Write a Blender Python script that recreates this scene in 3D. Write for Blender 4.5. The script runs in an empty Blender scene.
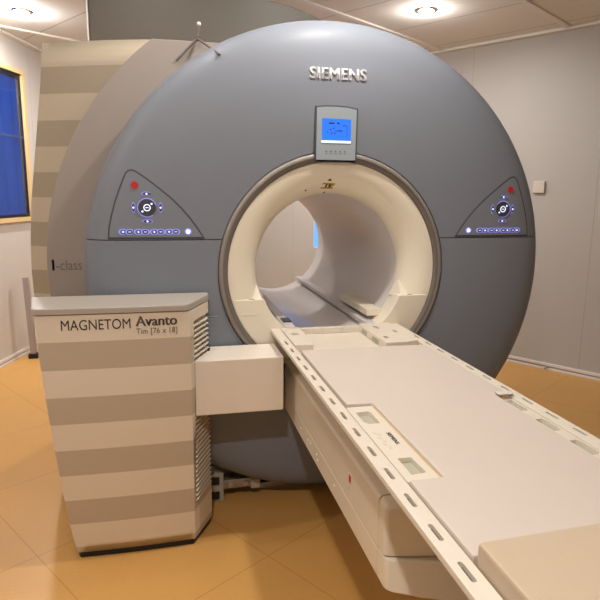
import bpy, bmesh, math, random
from mathutils import Vector, Matrix
random.seed(7)
C = bpy.context.scene.collection
PI = math.pi

# ------------------------------------------------------------------ camera
cam_d = bpy.data.cameras.new('camera')
cam_d.sensor_width = 36.0
cam_d.lens = 572.99 / 600 * 36.0
cam_d.clip_start = 0.02
cam = bpy.data.objects.new('camera', cam_d)
C.objects.link(cam)
_r = Vector((0.97478365, -0.22292162, 0.01013814)).normalized()
_f = Vector((0.22095313, 0.95781955, -0.18374284)).normalized()
_u = _r.cross(_f).normalized()
_m = Matrix((_r, _u, -_f)).transposed().to_4x4()
_m.translation = Vector((-0.635, -2.1488, 1.2803))
cam.matrix_world = _m
bpy.context.scene.camera = cam

# ------------------------------------------------------------------ world, exposure
world = bpy.data.worlds.new('world')
bpy.context.scene.world = world
world.use_nodes = True
world.node_tree.nodes['Background'].inputs[0].default_value = (0.55, 0.62, 0.75, 1)
world.node_tree.nodes['Background'].inputs[1].default_value = 0.05
vs = bpy.context.scene.view_settings
vs.view_transform = 'Standard'
vs.look = 'None'
vs.exposure = 0.0
vs.gamma = 1.0
vs.use_curve_mapping = False

LAMP_POWER = 20.0
LAMP_COLOR = (1.0, 0.95, 0.90)
CEIL = 2.40
# recessed lamps: the two the photograph shows, then the ones over the near half of the room
LAMPS = [(-1.503, 2.073, 1.4), (0.964, 1.397, 0.8), (0.03, -0.36, 0.74), (-0.80, -2.05, 1.20), (-0.06, 2.97, 1.4), (-0.70, -0.08, 0.16), (-2.05, -0.55, 0.58)]   # x, y, relative power

# ------------------------------------------------------------------ materials
def new_mat(name):
    m = bpy.data.materials.new(name)
    m.use_nodes = True
    nt = m.node_tree
    return m, nt, nt.nodes['Principled BSDF']

def N(nt, typ, **kw):
    n = nt.nodes.new(typ)
    for k, v in kw.items():
        setattr(n, k, v)
    return n

def rgb(h):
    """sRGB 0-255 triple to linear"""
    o = []
    for c in h:
        c = c / 255
        o.append(c / 12.92 if c <= 0.04045 else ((c + 0.055) / 1.055) ** 2.4)
    return (o[0], o[1], o[2], 1)

def plain(name, col, rough=0.5, metal=0.0, coat=0.0, noise=0.02, bump=0.0, bscale=300, emit=None, estr=0, spec=0.5):
    m, nt, b = new_mat(name)
    c = rgb(col)
    tc = N(nt, 'ShaderNodeTexCoord')
    nz = N(nt, 'ShaderNodeTexNoise')
    nz.inputs['Scale'].default_value = 9
    nz.inputs['Detail'].default_value = 4
    nt.links.new(tc.outputs['Object'], nz.inputs['Vector'])
    mix = N(nt, 'ShaderNodeMixRGB')
    mix.inputs[1].default_value = tuple(x * (1 - noise) for x in c[:3]) + (1,)
    mix.inputs[2].default_value = tuple(min(1, x * (1 + noise)) for x in c[:3]) + (1,)
    nt.links.new(nz.outputs['Fac'], mix.inputs[0])
    nt.links.new(mix.outputs[0], b.inputs['Base Color'])
    b.inputs['Roughness'].default_value = rough
    b.inputs['Metallic'].default_value = metal
    b.inputs['Coat Weight'].default_value = coat
    b.inputs['Coat Roughness'].default_value = 0.15
    b.inputs['Specular IOR Level'].default_value = spec
    if bump:
        n2 = N(nt, 'ShaderNodeTexNoise')
        n2.inputs['Scale'].default_value = bscale
        nt.links.new(tc.outputs['Object'], n2.inputs['Vector'])
        bp = N(nt, 'ShaderNodeBump')
        bp.inputs['Strength'].default_value = bump
        bp.inputs['Distance'].default_value = 0.002
        nt.links.new(n2.outputs['Fac'], bp.inputs['Height'])
        nt.links.new(bp.outputs[0], b.inputs['Normal'])
    if emit:
        b.inputs['Emission Color'].default_value = rgb(emit)
        b.inputs['Emission Strength'].default_value = estr
    return m

def striped(name, light, dark, z0, period, frac=0.5, rough=0.45):
    """horizontal paint bands: dark where fract((z - z0) / period) < frac"""
    m, nt, b = new_mat(name)
    tc = N(nt, 'ShaderNodeTexCoord')
    sp = N(nt, 'ShaderNodeSeparateXYZ')
    nt.links.new(tc.outputs['Object'], sp.inputs[0])
    a = N(nt, 'ShaderNodeMath', operation='SUBTRACT'); a.inputs[1].default_value = z0
    d = N(nt, 'ShaderNodeMath', operation='DIVIDE'); d.inputs[1].default_value = period
    fl = N(nt, 'ShaderNodeMath', operation='FLOOR')
    fr = N(nt, 'ShaderNodeMath', operation='SUBTRACT')
    lt = N(nt, 'ShaderNodeMath', operation='LESS_THAN'); lt.inputs[1].default_value = frac
    nt.links.new(sp.outputs['Z'], a.inputs[0]); nt.links.new(a.outputs[0], d.inputs[0])
    nt.links.new(d.outputs[0], fl.inputs[0]); nt.links.new(d.outputs[0], fr.inputs[0]); nt.links.new(fl.outputs[0], fr.inputs[1])
    nt.links.new(fr.outputs[0], lt.inputs[0])
    mix = N(nt, 'ShaderNodeMixRGB')
    mix.inputs[1].default_value = rgb(light); mix.inputs[2].default_value = rgb(dark)
    nt.links.new(lt.outputs[0], mix.inputs[0]); nt.links.new(mix.outputs[0], b.inputs['Base Color'])
    b.inputs['Roughness'].default_value = rough
    return m

def line_mask(nt, sep, axis, off, period, width):
    """1 on thin lines every period along one axis"""
    a = N(nt, 'ShaderNodeMath', operation='SUBTRACT'); a.inputs[1].default_value = off - period / 2
    w = N(nt, 'ShaderNodeMath', operation='FLOORED_MODULO'); w.inputs[1].default_value = period
    s = N(nt, 'ShaderNodeMath', operation='SUBTRACT'); s.inputs[1].default_value = period / 2
    ab = N(nt, 'ShaderNodeMath', operation='ABSOLUTE')
    lt = N(nt, 'ShaderNodeMath', operation='LESS_THAN'); lt.inputs[1].default_value = width / 2
    nt.links.new(sep.outputs[axis], a.inputs[0]); nt.links.new(a.outputs[0], w.inputs[0])
    nt.links.new(w.outputs[0], s.inputs[0]); nt.links.new(s.outputs[0], ab.inputs[0]); nt.links.new(ab.outputs[0], lt.inputs[0])
    return lt

def panelled(name, col, seam, lines, rough=0.6, speck=None, nscale=3, namt=0.03, bump=0.0):
    """surface in its own local frame with thin seams; lines = [(axis, offset, period, width)]"""
    m, nt, b = new_mat(name)
    tc = N(nt, 'ShaderNodeTexCoord')
    sp = N(nt, 'ShaderNodeSeparateXYZ')
    nt.links.new(tc.outputs['Object'], sp.inputs[0])
    nz = N(nt, 'ShaderNodeTexNoise'); nz.inputs['Scale'].default_value = nscale
    nt.links.new(tc.outputs['Object'], nz.inputs['Vector'])
    c = rgb(col)
    mix = N(nt, 'ShaderNodeMixRGB')
    mix.inputs[1].default_value = tuple(x * (1 - namt) for x in c[:3]) + (1,)
    mix.inputs[2].default_value = tuple(min(1, x * (1 + namt)) for x in c[:3]) + (1,)
    nt.links.new(nz.outputs['Fac'], mix.inputs[0])
    out = mix.outputs[0]
    if speck:
        s1 = N(nt, 'ShaderNodeTexNoise'); s1.inputs['Scale'].default_value = 260; s1.inputs['Detail'].default_value = 2
        nt.links.new(tc.outputs['Object'], s1.inputs['Vector'])
        r1 = N(nt, 'ShaderNodeValToRGB')
        r1.color_ramp.elements[0].position = 0.56; r1.color_ramp.elements[1].position = 0.68
        nt.links.new(s1.outputs['Fac'], r1.inputs[0])
        k = N(nt, 'ShaderNodeMixRGB'); k.inputs[2].default_value = rgb(speck)
        nt.links.new(r1.outputs[0], k.inputs[0]); nt.links.new(out, k.inputs[1])
        out = k.outputs[0]
    for ax, off, per, w in lines:
        lm = line_mask(nt, sp, ax, off, per, w)
        k = N(nt, 'ShaderNodeMixRGB'); k.inputs[2].default_value = rgb(seam)
        nt.links.new(lm.outputs[0], k.inputs[0]); nt.links.new(out, k.inputs[1])
        out = k.outputs[0]
    nt.links.new(out, b.inputs['Base Color'])
    b.inputs['Roughness'].default_value = rough
    if bump:
        n2 = N(nt, 'ShaderNodeTexNoise'); n2.inputs['Scale'].default_value = 60
        nt.links.new(tc.outputs['Object'], n2.inputs['Vector'])
        bp = N(nt, 'ShaderNodeBump'); bp.inputs['Strength'].default_value = bump; bp.inputs['Distance'].default_value = 0.002
        nt.links.new(n2.outputs['Fac'], bp.inputs['Height']); nt.links.new(bp.outputs[0], b.inputs['Normal'])
    return m

M = {}
M['dome'] = plain('blue grey lacquer', (125, 130, 139), 0.46, coat=0.0, noise=0.01, spec=0.2)
M['brown'] = plain('warm grey lacquer', (148, 138, 130), 0.45, noise=0.01)
M['ring'] = plain('ring grey', (136, 128, 120), 0.45)
M['ring_dark'] = plain('ring inner grey', (108, 100, 93), 0.45)
M['core'] = plain('dark gap', (38, 38, 40), 0.8)
M['cream'] = plain('cream plastic', (233, 224, 204), 0.42, noise=0.008)
M['liner'] = plain('bore liner', (214, 208, 206), 0.3, noise=0.008)
M['board'] = striped('striped side panel', (182, 169, 149), (156, 143, 123), 1.052, 0.2, 0.5)
M['cab'] = striped('striped cabinet', (224, 212, 194), (190, 175, 155), 0.142, 0.188, 0.5)
M['cab_top'] = plain('cabinet lid cream', (172, 164, 154), 0.4)
M['grille'] = plain('grille cream', (214, 204, 188), 0.5)
M['arm'] = plain('arm cream', (232, 222, 208), 0.42)
M['table'] = plain('table cream', (222, 212, 196), 0.38, noise=0.008)
M['table_side'] = plain('table side cream', (224, 213, 194), 0.3)
M['mattress'] = plain('white pad vinyl', (206, 194, 183), 0.55, bump=0.05, bscale=500)
M['cushion'] = plain('beige foam cushion', (194, 175, 150), 0.75, bump=0.25, bscale=400)
M['logo'] = plain('silver lettering', (226, 226, 226), 0.35)
M['ink'] = plain('dark ink', (50, 46, 46), 0.6)
M['ink_soft'] = plain('grey ink', (108, 98, 92), 0.6)
M['gasket'] = plain('gasket', (66, 70, 76), 0.6)
M['panel'] = plain('control panel grey', (150, 152, 156), 0.42)
M['disp'] = plain('display silver', (150, 160, 166), 0.35)
M['screen'] = plain('blue lit screen', (20, 60, 160), 0.3, emit=(45, 120, 255), estr=1.0)
M['bar'] = plain('white emissive bar', (230, 235, 245), 0.4, emit=(215, 225, 255), estr=0.7)
M['led'] = plain('violet backlight', (140, 145, 200), 0.4, emit=(120, 125, 235), estr=0.6)
M['led_w'] = plain('white backlight', (220, 225, 255), 0.4, emit=(215, 225, 255), estr=1.3)
M['btn'] = plain('button charcoal', (62, 60, 62), 0.45)
M['btn_blue'] = plain('button slate', (74, 76, 100), 0.45)
M['red'] = plain('red button', (196, 34, 34), 0.4)
M['yellow'] = plain('yellow warning', (176, 140, 20), 0.5)
M['black'] = plain('black plastic', (18, 18, 19), 0.45)
M['slot'] = plain('slot shade', (95, 84, 74), 0.6)
M['pocket'] = plain('pocket liner', (176, 172, 152), 0.5)
M['metal'] = plain('galvanised steel', (170, 165, 155), 0.35, metal=0.7)
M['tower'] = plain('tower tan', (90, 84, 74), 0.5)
M['white'] = plain('white plastic', (236, 232, 224), 0.45)
M['base_w'] = plain('skirting white', (228, 222, 216), 0.5)
M['base_g'] = plain('skirting grey', (176, 170, 166), 0.5)
M['wood'] = plain('light wood frame', (222, 192, 138), 0.5)
M['chrome'] = plain('lamp ring', (215, 210, 205), 0.2, metal=1.0)
M['lampglow'] = plain('lamp glow', (255, 250, 240), 0.4, emit=(255, 244, 225), estr=14)
M['post'] = plain('grey post', (166, 158, 156), 0.4)
M['lit_backdrop'] = plain('blue backdrop', (20, 80, 170), 0.7, emit=(10, 75, 180), estr=0.30)  # stand-in behind the glass; its emission imitates window daylight
M['sky_blue'] = plain('bright blue pane', (80, 140, 230), 0.2, emit=(90, 150, 245), estr=1.1)
gm, gnt, gb = new_mat('window glass')
gb.inputs['Transmission Weight'].default_value = 1.0
gb.inputs['Roughness'].default_value = 0.02
gb.inputs['IOR'].default_value = 1.45
gb.inputs['Base Color'].default_value = (0.6, 0.8, 0.95, 1)
M['glass'] = gm

# ------------------------------------------------------------------ mesh helpers
def box(bm, x0, x1, y0, y1, z0, z1, bev=0.0, seg=2):
    b2 = bmesh.new()
    bmesh.ops.create_cube(b2, size=1)
    for v in b2.verts:
        v.co = Vector(((x0 + x1) / 2 + v.co.x * (x1 - x0), (y0 + y1) / 2 + v.co.y * (y1 - y0), (z0 + z1) / 2 + v.co.z * (z1 - z0)))
    if bev:
        bmesh.ops.bevel(b2, geom=b2.edges[:], offset=bev, segments=seg, profile=0.5, affect='EDGES')
    merge(bm, b2)

def merge(bm, b2, mat=None):
    me = bpy.data.meshes.new('tmp')
    if mat is not None:
        b2.transform(mat)
    b2.to_mesh(me)
    b2.free()
    bm.from_mesh(me)
    bpy.data.meshes.remove(me)

def prism(bm, pts, axis, a, b, bev=0.0):
    """extrude a polygon; axis 'y': pts are (x,z); 'z': pts are (x,y); 'x': pts are (y,z)"""
    b2 = bmesh.new()
    def P(p, t):
        return {'y': (p[0], t, p[1]), 'z': (p[0], p[1], t), 'x': (t, p[0], p[1])}[axis]
    lo = [b2.verts.new(P(p, a)) for p in pts]
    hi = [b2.verts.new(P(p, b)) for p in pts]
    n = len(pts)
    b2.faces.new(lo); b2.faces.new(hi)
    for i in range(n):
        b2.faces.new((lo[i], lo[(i + 1) % n], hi[(i + 1) % n], hi[i]))
    bmesh.ops.recalc_face_normals(b2, faces=b2.faces[:])
    if bev:
        es = [e for e in b2.edges if len(e.link_faces) == 2 and e.calc_face_angle(0) > 0.5]
        bmesh.ops.bevel(b2, geom=es, offset=bev, segments=2, profile=0.5, affect='EDGES')
    merge(bm, b2)

def loft(bm, rings, cap=True):
    vr = [[bm.verts.new(p) for p in r] for r in rings]
    n = len(vr[0])
    fs = []
    for a, b in zip(vr[:-1], vr[1:]):
        for i in range(n):
            fs.append(bm.faces.new((a[i], a[(i + 1) % n], b[(i + 1) % n], b[i])))
    if cap:
        fs.append(bm.faces.new(vr[0])); fs.append(bm.faces.new(vr[-1]))
    bmesh.ops.recalc_face_normals(bm, faces=fs)

AX = 0.98   # height of the bore axis
def lathe_y(bm, prof, n=128, closed=True, cx=0.0, cz=AX):
    """prof = (r, y) loop about the bore axis"""
    rings = []
    for k in range(n):
        t = 2 * PI * k / n
        rings.append([bm.verts.new((cx + r * math.cos(t), y, cz + r * math.sin(t))) for r, y in prof])
    m = len(prof)
    fs = []
    for k in range(n):
        a, b = rings[k], rings[(k + 1) % n]
        for i in range(m if closed else m - 1):
            fs.append(bm.faces.new((a[i], a[(i + 1) % m], b[(i + 1) % m], b[i])))
    bmesh.ops.recalc_face_normals(bm, faces=fs)

def lathe_z(bm, prof, c, n=24):
    rings = []
    for k in range(n):
        t = 2 * PI * k / n
        rings.append([bm.verts.new((c[0] + r * math.cos(t), c[1] + r * math.sin(t), c[2] + z)) for r, z in prof])
    m = len(prof)
    fs = []
    for k in range(n):
        a, b = rings[k], rings[(k + 1) % n]
        for i in range(m):
            fs.append(bm.faces.new((a[i], a[(i + 1) % m], b[(i + 1) % m], b[i])))
    bmesh.ops.recalc_face_normals(bm, faces=fs)

def tube(bm, a, b, r, n=12, r2=None):
    a, b = Vector(a), Vector(b)
    d = b - a
    b2 = bmesh.new()
    bmesh.ops.create_cone(b2, cap_ends=True, segments=n, radius1=r, radius2=r if r2 is None else r2, depth=d.length)
    q = Vector((0, 0, 1)).rotation_difference(d.normalized()).to_matrix().to_4x4()
    merge(bm, b2, Matrix.Translation((a + b) / 2) @ q)

def cyl_y(bm, x, z, y0, y1, r, n=24, rz=None):
    """disc lying in the face plane, optionally oval"""
    prism(bm, [(x + r * math.cos(2 * PI * k / n), z + (rz or r) * math.sin(2 * PI * k / n)) for k in range(n)], 'y', y0, y1)

def stadium(cx, cy, w, l, n=6):
    """long along the second axis"""
    r = w / 2
    pts = []
    for k in range(n + 1):
        t = PI * k / n
        pts.append((cx + r * math.cos(t), cy + l / 2 - r + r * math.sin(t)))
    for k in range(n + 1):
        t = PI + PI * k / n
        pts.append((cx + r * math.cos(t), cy - l / 2 + r + r * math.sin(t)))
    return pts

def obj(name, bm, mat, parent=None, smooth=35, label=None):
    """link ONE mesh; world coordinates are turned into the parent's frame"""
    if parent is not None:
        bm.transform(Matrix.Translation(-Vector(origin_of(parent))))
    me = bpy.data.meshes.new(name)
    bmesh.ops.remove_doubles(bm, verts=bm.verts[:], dist=1e-6)
    bm.to_mesh(me)
    bm.free()
    if isinstance(mat, str):
        mat = M[mat]
    me.materials.append(mat)
    if smooth:
        me.polygons.foreach_set('use_smooth', [True] * len(me.polygons))
        me.set_sharp_from_angle(angle=math.radians(smooth))
    o = bpy.data.objects.new(name, me)
    C.objects.link(o)
    if smooth and len(me.polygons) < 4000:
        wn = o.modifiers.new('weighted_normals', 'WEIGHTED_NORMAL'); wn.keep_sharp = True; wn.weight = 90
    if parent is not None:
        o.parent = parent
    if label:
        o['label'] = label
    return o

def origin_of(o):
    v = Vector((0, 0, 0))
    while o is not None:
        v = v + o.location
        o = o.parent
    return v

def thing(name, label, cat, loc=(0, 0, 0), group=None):
    o = bpy.data.objects.new(name, None)
    C.objects.link(o)
    o.location = loc
    o.empty_display_size = 0.1
    o['label'] = label; o['category'] = cat
    if group:
        o['group'] = group
    return o

def tag(o, label, cat, group=None):
    o['label'] = label; o['category'] = cat
    if group:
        o['group'] = group
    return o

def origin_to(o, loc):
    o.data.transform(Matrix.Translation(-Vector(loc)))
    o.location = loc

def cut(o, cutters):
    """subtract a list of bmeshes from one object, keeping it one mesh"""
    cb = bmesh.new()
    for c in cutters:
        merge(cb, c)
    bmesh.ops.recalc_face_normals(cb, faces=cb.faces[:])
    cb.transform(Matrix.Translation(-origin_of(o)))
    me = bpy.data.meshes.new('cutter'); cb.to_mesh(me); cb.free()
    co = bpy.data.objects.new('cutter', me); C.objects.link(co)
    co.location = origin_of(o)
    md = o.modifiers.new('cut', 'BOOLEAN'); md.object = co; md.operation = 'DIFFERENCE'; md.solver = 'EXACT'
    bpy.context.view_layer.update()
    dg = bpy.context.evaluated_depsgraph_get()
    nm = bpy.data.meshes.new_from_object(o.evaluated_get(dg))
    o.modifiers.clear()
    wn = o.modifiers.new('weighted_normals', 'WEIGHTED_NORMAL'); wn.keep_sharp = True; wn.weight = 90
    old = o.data; o.data = nm; nm.name = o.name
    bpy.data.objects.remove(co); bpy.data.meshes.remove(me)
    if old.users == 0:
        bpy.data.meshes.remove(old)
    nm.polygons.foreach_set('use_smooth', [True] * len(nm.polygons))
    nm.set_sharp_from_angle(angle=math.radians(30))

def text_bm(s, width, height, bold=0.0, spacing=1.0):
    """flat lettering in the (x,z) plane, its lower left corner at the origin, stretched to width x height;
    bold letters are struck several times, shifted sideways by up to bold * letter size"""
    cu = bpy.data.curves.new('t', 'FONT')
    cu.body = s; cu.size = 1.0; cu.space_character = spacing; cu.resolution_u = 4
    to = bpy.data.objects.new('t', cu); C.objects.link(to)
    bpy.context.view_layer.update()
    dg = bpy.context.evaluated_depsgraph_get()
    me = bpy.data.meshes.new_from_object(to.evaluated_get(dg))
    bm = bmesh.new()
    k = 5 if bold else 1
    for i in range(k):
        b2 = bmesh.new(); b2.from_mesh(me)
        t = (i - (k - 1) / 2) / max(1, (k - 1)) * 2
        merge(bm, b2, Matrix.Translation((t * bold, (t * bold * .3) if i % 2 else -t * bold * .3, 0)))
    bpy.data.objects.remove(to); bpy.data.curves.remove(cu); bpy.data.meshes.remove(me)
    xs = [v.co.x for v in bm.verts]; ys = [v.co.y for v in bm.verts]
    x0, x1, y0, y1 = min(xs), max(xs), min(ys), max(ys)
    for v in bm.verts:
        v.co = Vector(((v.co.x - x0) / (x1 - x0) * width, 0, (v.co.y - y0) / (y1 - y0) * height))
    return bm

def thicken(bm, vec):
    r = bmesh.ops.extrude_face_region(bm, geom=bm.faces[:])
    bmesh.ops.translate(bm, verts=[g for g in r['geom'] if isinstance(g, bmesh.types.BMVert)], vec=vec)
    bmesh.ops.recalc_face_normals(bm, faces=bm.faces[:])

# ------------------------------------------------------------------ room (diagonal to the scanner)
CA, SA = 0.838, 0.546          # a runs along (CA, SA), s along (-SA, CA)
def as_xy(a, s):
    return (a * CA - s * SA, a * SA + s * CA)
ROT = math.atan2(SA, CA)
LW0 = Vector((-1.863, 2.261)); LWD = Vector((0.262, 0.965)).normalized()
P_a = as_xy(2.548, -3.2); P_b = as_xy(2.548, 4.2)
P_c = tuple(LW0 + LWD * 1.94); P_d = tuple(LW0 - LWD * 3.2)
P_e = as_xy(-2.716, -3.2)
POLY = [P_a, P_b, P_c, P_d, P_e]

def to_local(p):
    return (p[0] * CA + p[1] * SA, -p[0] * SA + p[1] * CA)

M['floor'] = panelled('yellow speckled vinyl', (203, 154, 86), (176, 128, 66), [('X', -0.445, 0.58, 0.0035), ('Y', 0.485, 0.58, 0.0035)], rough=0.42, speck=(190, 141, 74), nscale=5, namt=0.04, bump=0.05)
M['ceil'] = panelled('ceiling panel', (222, 219, 214), (168, 156, 142), [('X', 0.16, 0.557, 0.008)], rough=0.7)
M['wall_l'] = panelled('wall panel', (178, 174, 170), (166, 158, 150), [('X', 0.468, 0.97, 0.006)], rough=0.55)

def struct(o):
    o['kind'] = 'structure'
    return o

def slab(name, mat, z0, z1, grow=0.0):
    bm = bmesh.new()
    prism(bm, [to_local(p) for p in POLY], 'z', z0, z1)
    o = struct(obj(name, bm, mat, smooth=0))
    o.rotation_euler = (0, 0, ROT)
    return o
slab('floor', 'floor', -0.06, 0.0)
slab('ceiling', 'ceil', CEIL, CEIL + 0.06)

def wall(name, p0, p1, holes=(), mat='wall_l', base=True):
    """wall with its local x from p0 to p1, room on its local -y side; thickness 0.12 behind"""
    p0, p1 = Vector(p0), Vector(p1)
    L = (p1 - p0).length
    ang = math.atan2(p1.y - p0.y, p1.x - p0.x)
    bm = bmesh.new()
    xs = [0.0] + [v for h in holes for v in (h[0], h[1])] + [L]
    for i in range(0, len(xs), 2):
        box(bm, xs[i], xs[i + 1], 0, 0.12, 0, CEIL)
    for h in holes:
        box(bm, h[0], h[1], 0, 0.12, 0, h[2]); box(bm, h[0], h[1], 0, 0.12, h[3], CEIL)
    o = struct(obj(name, bm, mat, smooth=0))
    o.location = (p0.x, p0.y, 0); o.rotation_euler = (0, 0, ang)
    side = name.split('_', 1)[1]
    if base:
        bm = bmesh.new()
        box(bm, 0, L, -0.012, 0, 0, 0.018, 0.003)
        box(bm, 0, L, -0.010, 0, 0.030, 0.052, 0.003)
        b = struct(obj('baseboard_' + side, bm, 'base_w'))
        b.location = o.location; b.rotation_euler = o.rotation_euler
        bm = bmesh.new()
        box(bm, 0, L, -0.005, 0.0, 0.0181, 0.0299)
        g = obj('groove', bm, 'base_g', b)
    return o, L

# local x on the right wall is measured from its far end: s = 4.2 - x (interior is on the local -y side)
Lr = 7.4
bl_r = wall('wall_right', P_b, P_a, holes=[(4.2 - 2.462, 4.2 - 2.0, 0.74, 1.95)])
bl_k = wall('wall_back', P_c, P_b)
# left wall runs from P_d to P_c: window 1
wx = 3.2
M['wall_left'] = panelled('left wall panel', (200, 194, 187), (184, 174, 164), [('X', 0.09, 0.965, 0.006)], rough=0.55)
wall('wall_left', P_d, P_c, mat='wall_left', holes=[(wx - 1.2, wx + 0.60, 1.075, 2.145)])
wall('wall_side', P_e, P_d)
wall('wall_front', P_a, P_e)

# window 1 on the left wall
ang_l = math.atan2(LWD.y, LWD.x)
def at_left(o):
    o.location = (P_d[0], P_d[1], 0); o.rotation_euler = (0, 0, ang_l)
    return o
w0, w1, z0, z1 = wx - 1.2, wx + 0.60, 1.075, 2.145
bm = bmesh.new()
for (a, b, c, d) in ((w0 - .03, w1 + .035, z0 - .035, z0), (w0 - .03, w1 + .035, z1, z1 + .035), (w0 - .03, w0, z0, z1), (w1, w1 + .035, z0, z1)):
    box(bm, a, b, -0.022, 0.0, c, d, 0.003)
win = at_left(struct(obj('window_1', bm, 'wood')))
bm = bmesh.new()
for (a, b, c, d) in ((w0, w1, z0, z0 + .02), (w0, w1, z1 - .03, z1), (w0, w0 + .01, z0 + .02, z1 - .03), (w1 - .01, w1, z0 + .02, z1 - .03)):
    box(bm, a, b, 0.0, 0.05, c, d)
o = obj('window_reveal', bm, 'black'); o.parent = win
bm = bmesh.new(); box(bm, w0 + .011, w1 - .011, 0.006, 0.012, z0 + .021, z1 - .031)
o = obj('pane', bm, 'glass', smooth=0); o.parent = win
bm = bmesh.new(); box(bm, w0 + .011, w1 - .011, 0.0, 0.0055, 1.676, 1.686)
o = obj('glazing_bar', bm, 'btn_blue', smooth=0); o.parent = win
bm = bmesh.new()
n = 60
pts = []
for k in range(n + 1):
    x = w0 + .012 + (w1 - w0 - .024) * k / n
    pts.append((x, 0.03 + 0.004 * math.sin(k * 1.1) + 0.002 * math.sin(k * 2.3)))
prism(bm, pts + [(p[0], p[1] + .004) for p in reversed(pts)], 'z', z0 + .021, z1 - .031)
o = obj('lit_backdrop', bm, 'lit_backdrop'); o.parent = win
# window 2 far along the right wall, seen through the bore
bm = bmesh.new()
x0, x1 = 4.2 - 2.462, 4.2 - 2.0
for (a, b, c, d) in ((x0, x1, .74, .742), (x0, x1, 1.93, 1.95), (x0, x0 + .002, .742, 1.93), (x1 - .02, x1, .79, 1.93)):
    box(bm, a, b, 0.0, 0.06, c, d)
win2 = struct(obj('window_2', bm, 'white'))
win2.location = (P_b[0], P_b[1], 0); win2.rotation_euler = (0, 0, math.atan2(P_a[1] - P_b[1], P_a[0] - P_b[0]))
bm = bmesh.new(); box(bm, x0 + .0021, x1 - .0201, 0.005, 0.012, .7421, 1.9299)
o = obj('pane', bm, 'sky_blue', smooth=0); o.parent = win2

# ceiling beams: shallow strips across the room, and a cove strip along the right wall
def clip_s(s):
    """a-range of the room at given s"""
    pts = [to_local(p) for p in POLY]
    xs = []
    for i in range(len(pts)):
        a, b = pts[i], pts[(i + 1) % len(pts)]
        if (a[1] - s) * (b[1] - s) < 0:
            xs.append(a[0] + (b[0] - a[0]) * (s - a[1]) / (b[1] - a[1]))
    return min(xs), max(xs)
k = 1
for s in (0.12, 1.08, 2.04, 3.0, -0.84, -1.8, 3.96):
    a0, a1 = clip_s(s)
    bm = bmesh.new()
    box(bm, a0 + .03, a1 - .055, s - .02, s + .02, CEIL - .012, CEIL, 0.002)
    o = struct(obj('trim_%d' % k, bm, 'base_w')); o.rotation_euler = (0, 0, ROT); k += 1
bm = bmesh.new(); box(bm, 2.548 - .05, 2.548, -3.2, 4.2, CEIL - .02, CEIL, 0.003)
o = struct(obj('trim_%d' % k, bm, 'ceil')); o.rotation_euler = (0, 0, ROT); k += 1
bm = bmesh.new(); box(bm, 0, 5.13, -0.05, 0, CEIL - .02, CEIL, 0.003)
o = struct(at_left(obj('trim_%d' % k, bm, 'ceil')))

# ------------------------------------------------------------------ MRI scanner
S = thing('mri_scanner', 'large round blue-grey MRI scanner with a cream bore tunnel, behind the table', 'scanner', (0, 0.75, 0))

FACE = [(.4575, 0.0), (.52, -.004), (.60, -.008), (.68, -.009), (.74, -.008), (.79, -.004), (.83, .001), (.865, .009), (.893, .021), (.915, .038), (.930, .058), (.938, .082), (.940, .110)]
def face_y(r):
    if r <= FACE[0][0]: return FACE[0][1]
    for (r0, y0), (r1, y1) in zip(FACE[:-1], FACE[1:]):
        if r <= r1:
            return y0 + (y1 - y0) * (r - r0) / (r1 - r0)
    return .12
def catmull(P, n=4):
    out = []
    for i in range(len(P) - 1):
        p0 = P[max(i - 1, 0)]; p1 = P[i]; p2 = P[i + 1]; p3 = P[min(i + 2, len(P) - 1)]
        for j in range(n):
            t = j / n
            out.append(tuple(0.5 * ((2 * p1[c]) + (-p0[c] + p2[c]) * t + (2 * p0[c] - 5 * p1[c] + 4 * p2[c] - p3[c]) * t * t + (-p0[c] + 3 * p1[c] - 3 * p2[c] + p3[c]) * t ** 3) for c in (0, 1)))
    out.append(P[-1])
    return out
fine = catmull(FACE)
loop = fine + [(.938, .16), (.934, .24), (.930, .33), (.922, .33), (.924, .16), (.920, .125), (.900, .085), (.86, .055), (.80, .035), (.4575, .032)]
SEAM = 1.107
def half(z_plane, upper, gap=0.0015):
    bm = bmesh.new()
    lathe_y(bm, loop, 160)
    no = Vector((0, 0, 1))
    g = bm.verts[:] + bm.edges[:] + bm.faces[:]
    r = bmesh.ops.bisect_plane(bm, geom=g, dist=1e-6, plane_co=(0, 0, z_plane + (gap if upper else -gap)), plane_no=no,
                               clear_outer=not upper, clear_inner=upper)
    es = [e for e in r['geom_cut'] if isinstance(e, bmesh.types.BMEdge)]
    bmesh.ops.edgeloop_fill(bm, edges=es) if False else bmesh.ops.holes_fill(bm, edges=es, sides=0)
    return bm
obj('upper_front_cover', half(SEAM, True), 'dome', S, 30)
low = obj('lower_front_cover', half(SEAM, False), 'dome', S, 30)
# dark inner core that shows in the joints
bm = bmesh.new()
lathe_y(bm, [(.4578, .036), (.79, .040), (.85, .060), (.89, .092), (.908, .14), (.918, .32), (.4578, .32)], 128)
obj('inner_core', bm, 'core', S)
# main body behind the front cover
bm = bmesh.new()
lathe_y(bm, [(.926, .331), (.93, .36), (.93, 1.36), (.905, 1.43), (.85, 1.47), (.46, 1.49), (.44, 1.47), (.44, .331)], 128)
obj('body_cover', bm, 'brown', S)
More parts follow.
